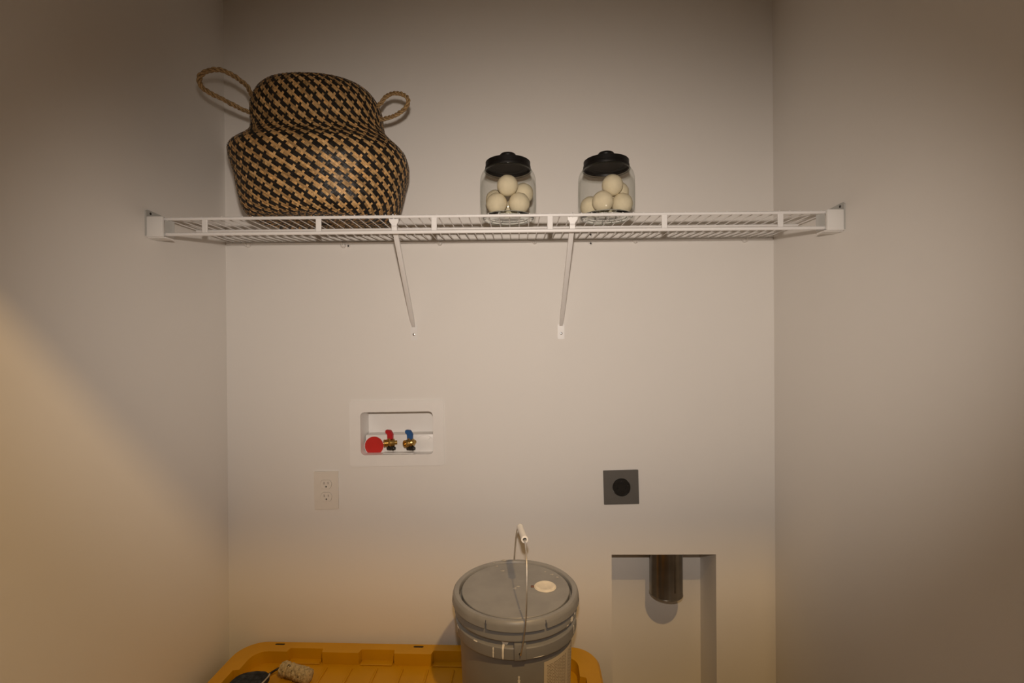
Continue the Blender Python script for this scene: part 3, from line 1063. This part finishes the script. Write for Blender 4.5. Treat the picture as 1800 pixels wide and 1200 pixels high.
# lid: rim with a castellated inner edge, slots, recessed floor with ribs, hanging skirt
def inner_loop():
    hw, hd = TW / 2 - .062, TD / 2 - .052          # protruding edge
    dpk = 0.017
    out = []
    # back edge from left to right; pockets set into the rim
    segs = []
    u = -0.387
    pk = []
    while u < hw - .12:
        pk.append((u, u + .108)); u += .2185
    def side(pockets, f, lo, hi):
        pts = [(lo, 0)]
        for a, c in pockets:
            pts += [(a, 0), (a + .004, dpk), (c - .004, dpk), (c, 0)]
        pts.append((hi, 0))
        return [f(s, d) for s, d in pts]
    rc = .04
    def corner(cx, cy, a0):
        return [(cx + rc * cos(radians(a0 + 90 * k / 5)), cy + rc * sin(radians(a0 + 90 * k / 5))) for k in range(1, 5)]
    vp = [(-.135, -.045), (.045, .135)]
    out += side([(-c, -a) for a, c in reversed(pk)], lambda s, d: (-s, hd + d), -hw + rc, hw - rc)          # back, right to left
    out += corner(-hw + rc, hd - rc, 90)
    out += side(vp, lambda s, d: (-hw - d, -s), -hd + rc, hd - rc)                                           # left
    out += corner(-hw + rc, -hd + rc, 180)
    out += side(pk, lambda s, d: (s, -hd - d), -hw + rc, hw - rc)                                            # front
    out += corner(hw - rc, -hd + rc, 270)
    out += side(vp, lambda s, d: (hw + d, s), -hd + rc, hd - rc)                                             # right
    out += corner(hw - rc, hd - rc, 0)
    return out, pk
IN, PK = inner_loop()
b = bmesh.new()
OUT = rrect(0, 0, TW - .012, TD - .012, .074, 8)
OUT2 = rrect(0, 0, TW, TD, .080, 8)
slots = []
for us in (-0.4255, 0.0045, 0.4345):
    for vs in (TD / 2 - .0170, -TD / 2 + .0170):
        slots.append(rrect(us, vs, .0310, .0088, .0042, 4))
def loopv(pts, z):
    vs = [b.verts.new(tp(u, v, z)) for u, v in pts]
    return vs, [b.edges.new((vs[i], vs[(i + 1) % len(vs)])) for i in range(len(vs))]
ov, oe = loopv(OUT, TZ)
iv, ie = loopv(IN, TZ)
es = oe + ie
sl = []
for s_ in slots:
    sv, se = loopv(s_, TZ)
    es = es + se
    sl.append(sv)
bmesh.ops.triangle_fill(b, use_beauty=True, use_dissolve=False, edges=es)
def wall(v0, pts, z):
    v1 = [b.verts.new(tp(u, v, z)) for u, v in pts]
    n = len(v0)
    for i in range(n):
        b.faces.new((v0[i], v0[(i + 1) % n], v1[(i + 1) % n], v1[i]))
    return v1
for sv, s_ in zip(sl, slots):
    wall(sv, s_, TZ - .020)
o2 = wall(ov, OUT2, TZ - .006)
o3 = wall(o2, OUT2, TZ - .040)
fvs = wall(iv, [(u * 0.994, v * 0.99) for u, v in IN], TF)
n_ = len(fvs)
fe = [b.edges.get((fvs[i], fvs[(i + 1) % n_])) for i in range(n_)]
bmesh.ops.triangle_fill(b, use_beauty=True, use_dissolve=False, edges=fe)
# low steps at the foot of the pockets
for a, c in PK:
    for sgn in (1, -1):
        y0, y1 = sorted((sgn * (TD / 2 - .052 - .006), sgn * (TD / 2 - .052 + .016)))
        bb = bmesh.new()
        add_box(bb, (a + .006, y0, TF), (c - .006, y1, TF + .004), .0012, 1)
        me_ = bpy.data.meshes.new('tmp'); bb.to_mesh(me_); bb.free()
        k0 = len(b.verts)
        b.from_mesh(me_); bpy.data.meshes.remove(me_)
        b.verts.ensure_lookup_table()
        for v in b.verts[k0:]:
            v.co = tp(v.co.x, v.co.y, v.co.z)
# ribs across the floor
u = -0.4085
while u < 0.47:
    if True:
        bb = bmesh.new()
        add_box(bb, (u - .0035, -TD / 2 + .072, TF - .001), (u + .0035, TD / 2 - .072, TF + .0035), .0014, 2)
        me_ = bpy.data.meshes.new('tmp'); bb.to_mesh(me_); bb.free()
        k0 = len(b.verts)
        b.from_mesh(me_); bpy.data.meshes.remove(me_)
        b.verts.ensure_lookup_table()
        for v in b.verts[k0:]:
            v.co = tp(v.co.x, v.co.y, v.co.z)
    u += 0.0755
lid = obj('lid', b, YEL, tt, 35)
lid['label'] = 'yellow lid with ribs and pockets'
for s_ in slots[::2]:  # dark plates just below the rim paint the shade inside the slots
    b = bmesh.new()
    vs = [b.verts.new(tp(u, v, TZ - .0012)) for u, v in s_]
    b.faces.new(vs)
    obj('slot', b, SLOT, lid)

# ------------------------------------------------------------------ five gallon pail
PX, PY = -0.0110, 1.228
pz0 = TF + 0.0036
pl = thing('paint_pail', 'grey plastic paint pail with closed lid standing on the yellow tote lid', 'bucket', (PX, PY, pz0))
def pr_(r):
    return r
pail_prof = [(0, pz0), (.126, pz0), (.1295, pz0 + .003), (.1315, pz0 + .02), (.1395, .679), (.1395, .6815), (.1505, .6825), (.1512, .6860), (.1508, .7065), (.1490, .7090), (.1440, .7110),
             (.1440, .7215), (.1515, .7230), (.1528, .7255), (.1520, .7340), (.1480, .7470), (.1470, .760)]
obj('pail_body', lathe(pail_prof, (PX, PY, 0), n=112), PAIL, pl, 32)
# lid with tear notches in its skirt
notch = [radians(q) for q in (-90 - 25, -90 + 26, -90 + 77, -90 + 128, -90 + 180, -90 - 76, -90 - 128)]
ang = sorted([2 * pi * i / 96 for i in range(96)] + [(q + d) % (2 * pi) for q in notch for d in (-0.017, -0.006, 0.006, 0.017)])
flt = []
for a in ang:
    near = min(abs((a - q + pi) % (2 * pi) - pi) for q in notch)
    keep = abs(near - 0.006) < 1e-6 or abs(near - 0.017) < 1e-6 or near > 0.028
    if keep:
        flt.append(a)
ang = flt
def lskip(i, j):
    a0 = ang[i]; a1 = ang[(i + 1) % len(ang)]
    mid = (a0 + ((a1 - a0) % (2 * pi)) / 2) % (2 * pi)
    near = min(abs((mid - q + pi) % (2 * pi) - pi) for q in notch)
    return (near < 0.005 and j in (11, 12, 13, 14)) or (0.005 <= near < 0.0155 and j in (12, 13, 14))
lid_prof = [(0, .7680), (.060, .7678), (.125, .7668), (.1335, .7666), (.1345, .7655), (.1350, .7530), (.1396, .7530), (.1402, .7660), (.1418, .7684),
            (.1470, .7702), (.1520, .7692), (.1556, .7655), (.1572, .7590), (.1585, .7480), (.1562, .7480), (.1545, .7560)]
plid = obj('lid', lathe(lid_prof, (PX, PY, 0), angles=ang, skip=lskip), PAILLID, pl, 32)
# spout cap
cx_, cy_ = 0.0635, 1.2305
b = lathe([(.0275, .7662), (.0280, .7682), (.0270, .7692), (.0262, .7690), (.0255, .7706), (.0235, .7714), (.0205, .7716), (.0185, .7706), (.0, .7706)], (cx_, cy_, 0), n=40)
obj('spout_cap', b, CAPM, plid, 40)['label'] = 'round cream spout cap'
b = bmesh.new()
add_box(b, (cx_ - .036, cy_ - .004, .7665), (cx_ - .028, cy_ + .004, .7700), .001, 1)
obj('cap_tab', b, mat('rusty_tab', (0.16, 0.07, 0.04), 0.6, vary=0.2), plid)
# ears, each with a dark disc painting the shade of the pivot hole
for a_, nm in ((radians(-90 + 4), 1), (radians(90 + 4), 0)):
    b = bmesh.new()
    d = Vector((cos(a_), sin(a_), 0)); s_ = Vector((-sin(a_), cos(a_), 0))
    cc = Vector((PX, PY, 0))
    bb = bmesh.new()
    add_box(bb, (-.0135, .1440, .6840), (.0135, .1555, .7205), .002, 2)
    for v in bb.verts:
        v.co = cc + s_ * v.co.x + d * v.co.y + Vector((0, 0, v.co.z))
    ear = obj('ear', bb, PAIL, pl, 40)
    bb = bmesh.new()
    for k in range(2):
        pass
    pts = [cc + d * .1557 + s_ * (.0032 * cos(2 * pi * k / 14)) + Vector((0, 0, .6990 + .0032 * sin(2 * pi * k / 14))) for k in range(14)]
    pb = [p - d * .004 for p in pts]
    f0 = [bb.verts.new(p) for p in pts]; f1 = [bb.verts.new(p) for p in pb]
    for k in range(14):
        bb.faces.new((f0[k], f0[(k + 1) % 14], f1[(k + 1) % 14], f1[k]))
    bb.faces.new(f0); bb.faces.new(f1)
    obj('pivot_hole_shade', bb, SLOT, ear)
# bail wire and grip
bp = [(0.000, 1.0735, .699), (0.001, 1.0660, .703), (.007, 1.0640, .735), (.0125, 1.0640, .780), (.0150, 1.0720, .840), (.0155, 1.0990, .893), (.0135, 1.1350, .9120), (.0118, 1.165, .9150),
      (.0065, 1.215, .9120), (.0012, 1.262, .9055), (-.0045, 1.300, .890), (-.0095, 1.340, .855), (-.0143, 1.366, .795), (-.0185, 1.386, .735), (-.0215, 1.3905, .703), (-.0220, 1.3815, .699)]
obj('bail', tube(smooth_path(bp, 6), 0.0016, 8), BAILM, pl, 60)
g0, g1 = Vector((.0122, 1.160, .9152)), Vector((.0010, 1.264, .9052))
gd = (g1 - g0).normalized()
b = bmesh.new()
a_ = gd.orthogonal().normalized(); e2 = gd.cross(a_)
LG = (g1 - g0).length
gp = [(.0045, .010), (.0048, -.0005), (.0082, 0), (.0088, .0015), (.0085, .006), (.0080, .03), (.0080, .075), (.0085, LG - .006), (.0088, LG - .0015), (.0080, LG), (.0045, LG)]
rs_ = [[b.verts.new(g0 + gd * h + a_ * (r * cos(2 * pi * k / 20)) + e2 * (r * sin(2 * pi * k / 20))) for k in range(20)] for r, h in gp]
for A, B in zip(rs_[:-1], rs_[1:]):
    for k in range(20):
        b.faces.new((A[k], A[(k + 1) % 20], B[(k + 1) % 20], B[k]))
obj('grip', b, PLAST, pl, 50)['label'] = 'white plastic carrying grip'
# printed label wrapped around the right side
def pail_r(z):
    for (r0, z0), (r1, z1) in zip(pail_prof[1:-1], pail_prof[2:]):
        if z0 <= z <= z1 and z1 > z0:
            return r0 + (r1 - r0) * (z - z0) / (z1 - z0)
    return .15
b = bmesh.new()
uvl = b.loops.layers.uv.new('UVMap')
na, nz = 20, 6
grid = []
for j in range(nz + 1):
    z = .505 + (.6605 - .505) * j / nz
    row = []
    for i in range(na + 1):
        a = radians(-90 + 27.5) + radians(66) * i / na
        r = pail_r(z) + .0007
        row.append((b.verts.new((PX + r * cos(a), PY + r * sin(a), z)), (i / na, j / nz)))
    grid.append(row)
for j in range(nz):
    for i in range(na):
        q = [grid[j][i], grid[j][i + 1], grid[j + 1][i + 1], grid[j + 1][i]]
        f = b.faces.new([x[0] for x in q])
        for lp, x in zip(f.loops, q):
            lp[uvl].uv = x[1]
obj('paper_label', b, LABEL, pl, 60, recalc=False)['label'] = 'cream paper label of small print'
# dried white paint: runs on the ribs and spots on the lid, each a part
RP = random.Random(11)
def run(deg, z0, z1, w, off=.0010):
    """a run of paint down the outside at angle deg from the front, from z0 to z1"""
    n = 9
    b = bmesh.new()
    L, R = [], []
    for k in range(n):
        z = z0 + (z1 - z0) * k / (n - 1)
        ww = w * (0.6 + 0.8 * RP.random()) * (0.4 if k in (0, n - 1) else 1)
        r = max(pail_r(z), 0) + off
        for lst, s in ((L, -1), (R, 1)):
            a = radians(-90 + deg) + s * ww / r / 2
            lst.append(b.verts.new((PX + r * cos(a), PY + r * sin(a), z)))
    for k in range(n - 1):
        b.faces.new((L[k], R[k], R[k + 1], L[k + 1]))
    obj('paint_drip', b, PAINT, pl, 60)
run(-67, .7085, .690, .004); run(-64, .7075, .704, .014); run(-19, .707, .6835, .004); run(-10.5, .721, .6835, .004, .0015)
run(-9, .7225, .713, .016, .0012); run(66, .7085, .688, .004); run(60, .736, .725, .014); run(52, .728, .722, .010); run(68, .740, .732, .012)
run(-75, .733, .726, .006); run(-72, .742, .737, .005); run(-37, .7085, .7060, .010); run(20, .6865, .6845, .022); run(3, .640, .618, .005); run(78, .7085, .69, .005)
def spot(x, y, z, r, sx=1.0):
    n = 10
    b = bmesh.new()
    vs = []
    for k in range(n):
        a = 2 * pi * k / n
        rr = r * (0.35 + 0.6 * RP.random())
        vs.append(b.verts.new((x + rr * cos(a) * sx, y + rr * sin(a), z)))
    c = b.verts.new((x, y, z + .0006))
    for k in range(n):
        b.faces.new((vs[k], vs[(k + 1) % n], c))
    obj('paint_spot', b, PAINTG, plid, 60)
spot(-.047, 1.316, .7676, .006, 1.6); spot(-.062, 1.342, .7676, .005, 1.2); spot(.085, 1.295, .7676, .005, 1.4); spot(.098, 1.280, .7676, .004); spot(.068, 1.310, .7676, .004)
spot(-.013, 1.222, .7680, .006); spot(-.004, 1.232, .7680, .004, 1.8); spot(.0, 1.128, .7674, .003)
spot(-.040, 1.372, .7706, .007, 2.0); spot(-.072, 1.355, .7706, .004, 1.5)

# ------------------------------------------------------------------ mini roller and dark rag in the tote lid
n0, n1 = Vector((-0.6920, 1.4060, TF + .0200)), Vector((-0.5930, 1.3690, TF + .0200))
rl = thing('paint_roller', 'dirty cream mini paint roller with black wire frame lying in the yellow lid', 'paint roller', ((n0.x + n1.x) / 2, (n0.y + n1.y) / 2, TF))
b = bmesh.new()
d = (n1 - n0).normalized(); L = (n1 - n0).length
a_ = d.orthogonal().normalized(); e2 = d.cross(a_)
NS, NR = 60, 48
rs_ = []
for i in range(NS + 1):
    u = i / NS
    rr = .0190
    edge = min(u, 1 - u) * L
    rr *= sqrt(max(0.05, 1 - max(0, 1 - edge / .007) ** 2)) 
    rr -= .0050 * math.exp(-((u - .26) / .025) ** 2) + .0045 * math.exp(-((u - .47) / .02) ** 2)
    ring_ = []
    for k in range(NR):
        t = 2 * pi * k / NR
        p = Vector((cos(t) * 3, sin(t) * 3, u * 16))
        q = rr + .0026 * noise.noise(p) + .0024 * noise.noise(p * 3.1) + .0022 * (RP.random() - .5)
        ring_.append(b.verts.new(n0 + d * (u * L) + a_ * (q * cos(t)) + e2 * (q * sin(t))))
    rs_.append(ring_)
for A, B in zip(rs_[:-1], rs_[1:]):
    for k in range(NR):
        b.faces.new((A[k], A[(k + 1) % NR], B[(k + 1) % NR], B[k]))
b.faces.new(rs_[0]); b.faces.new(rs_[-1])
nap = obj('nap_sleeve', b, NAP, rl, 80)
b = bmesh.new()
for k in range(34):
    u = RP.choice((.26, .47, .26, .47, RP.random())) + .02 * (RP.random() - .5)
    t = 2 * pi * RP.random()
    q = (.0148 if abs(u - .26) < .03 or abs(u - .47) < .03 else .0192)
    c = n0 + d * (u * L) + a_ * (q * cos(t)) + e2 * (q * sin(t))
    bmesh.ops.create_icosphere(b, subdivisions=1, radius=.0012 + .0012 * RP.random(), matrix=Matrix.Translation(c))
tag(obj('grime_specks', b, SLOT, nap, 60), kind='stuff')
w1_ = n0 - d * .002
wire = [n0 + d * .01, w1_, w1_ + Vector((-.010, -.008, 0)), Vector((-0.7200, 1.3880, TF + .014)), Vector((-0.7330, 1.3650, TF + .012)), Vector((-0.745, 1.300, TF + .010)), Vector((-0.750, 1.240, TF + .010))]
obj('frame_wire', tube(smooth_path(wire, 6), .0030, 8), BLKW, rl, 60)
b = bmesh.new()
add_tube(b, smooth_path([(-0.750, 1.245, TF + .0135), (-.756, 1.19, TF + .0135), (-.760, 1.13, TF + .0135)], 6), [.0095 + .002 * sin(i) for i in range(13)], 12)
obj('handle_grip', b, BLACKP, rl, 60)

rg = thing('dark_rag', 'dark blue-grey folded rag with a pale edge in the left end of the yellow lid', 'rag', (-0.765, 1.335, TF))
b = bmesh.new()
ol = [(-.045, .048), (-.030, .060), (.000, .066), (.028, .062), (.042, .050), (.038, .010), (.030, -.050), (-.030, -.060), (-.056, -.010)]
P2 = smooth_path([(x, y, 0) for x, y in ol], 5, closed=True)
cc = Vector((-0.7520, 1.3200, 0))
lay = []
for s_, z in ((.92, .0045), (1.0, .010), (1.0, .019), (.95, .026), (.84, .030), (.6, .0315), (.3, .032)):
    lay.append([b.verts.new(cc + Vector((p.x * s_, p.y * s_, TF + z + (.004 * noise.noise(p * 40 + Vector((0, 0, s_ * 3))) if z > .02 else 0)))) for p in P2])
n_ = len(P2)
for A, B in zip(lay[:-1], lay[1:]):
    for k in range(n_):
        b.faces.new((A[k], A[(k + 1) % n_], B[(k + 1) % n_], B[k]))
b.faces.new(lay[0]); b.faces.new(lay[-1])
obj('cloth', b, CLOTH, rg, 60)
edge = [cc + Vector((p.x * 1.0, p.y * 1.0, TF + .024)) for p in P2[19:30]]
obj('hem', tube(edge, .0022, 6), CLOTHE, rg, 60)['label'] = 'pale frayed hem'
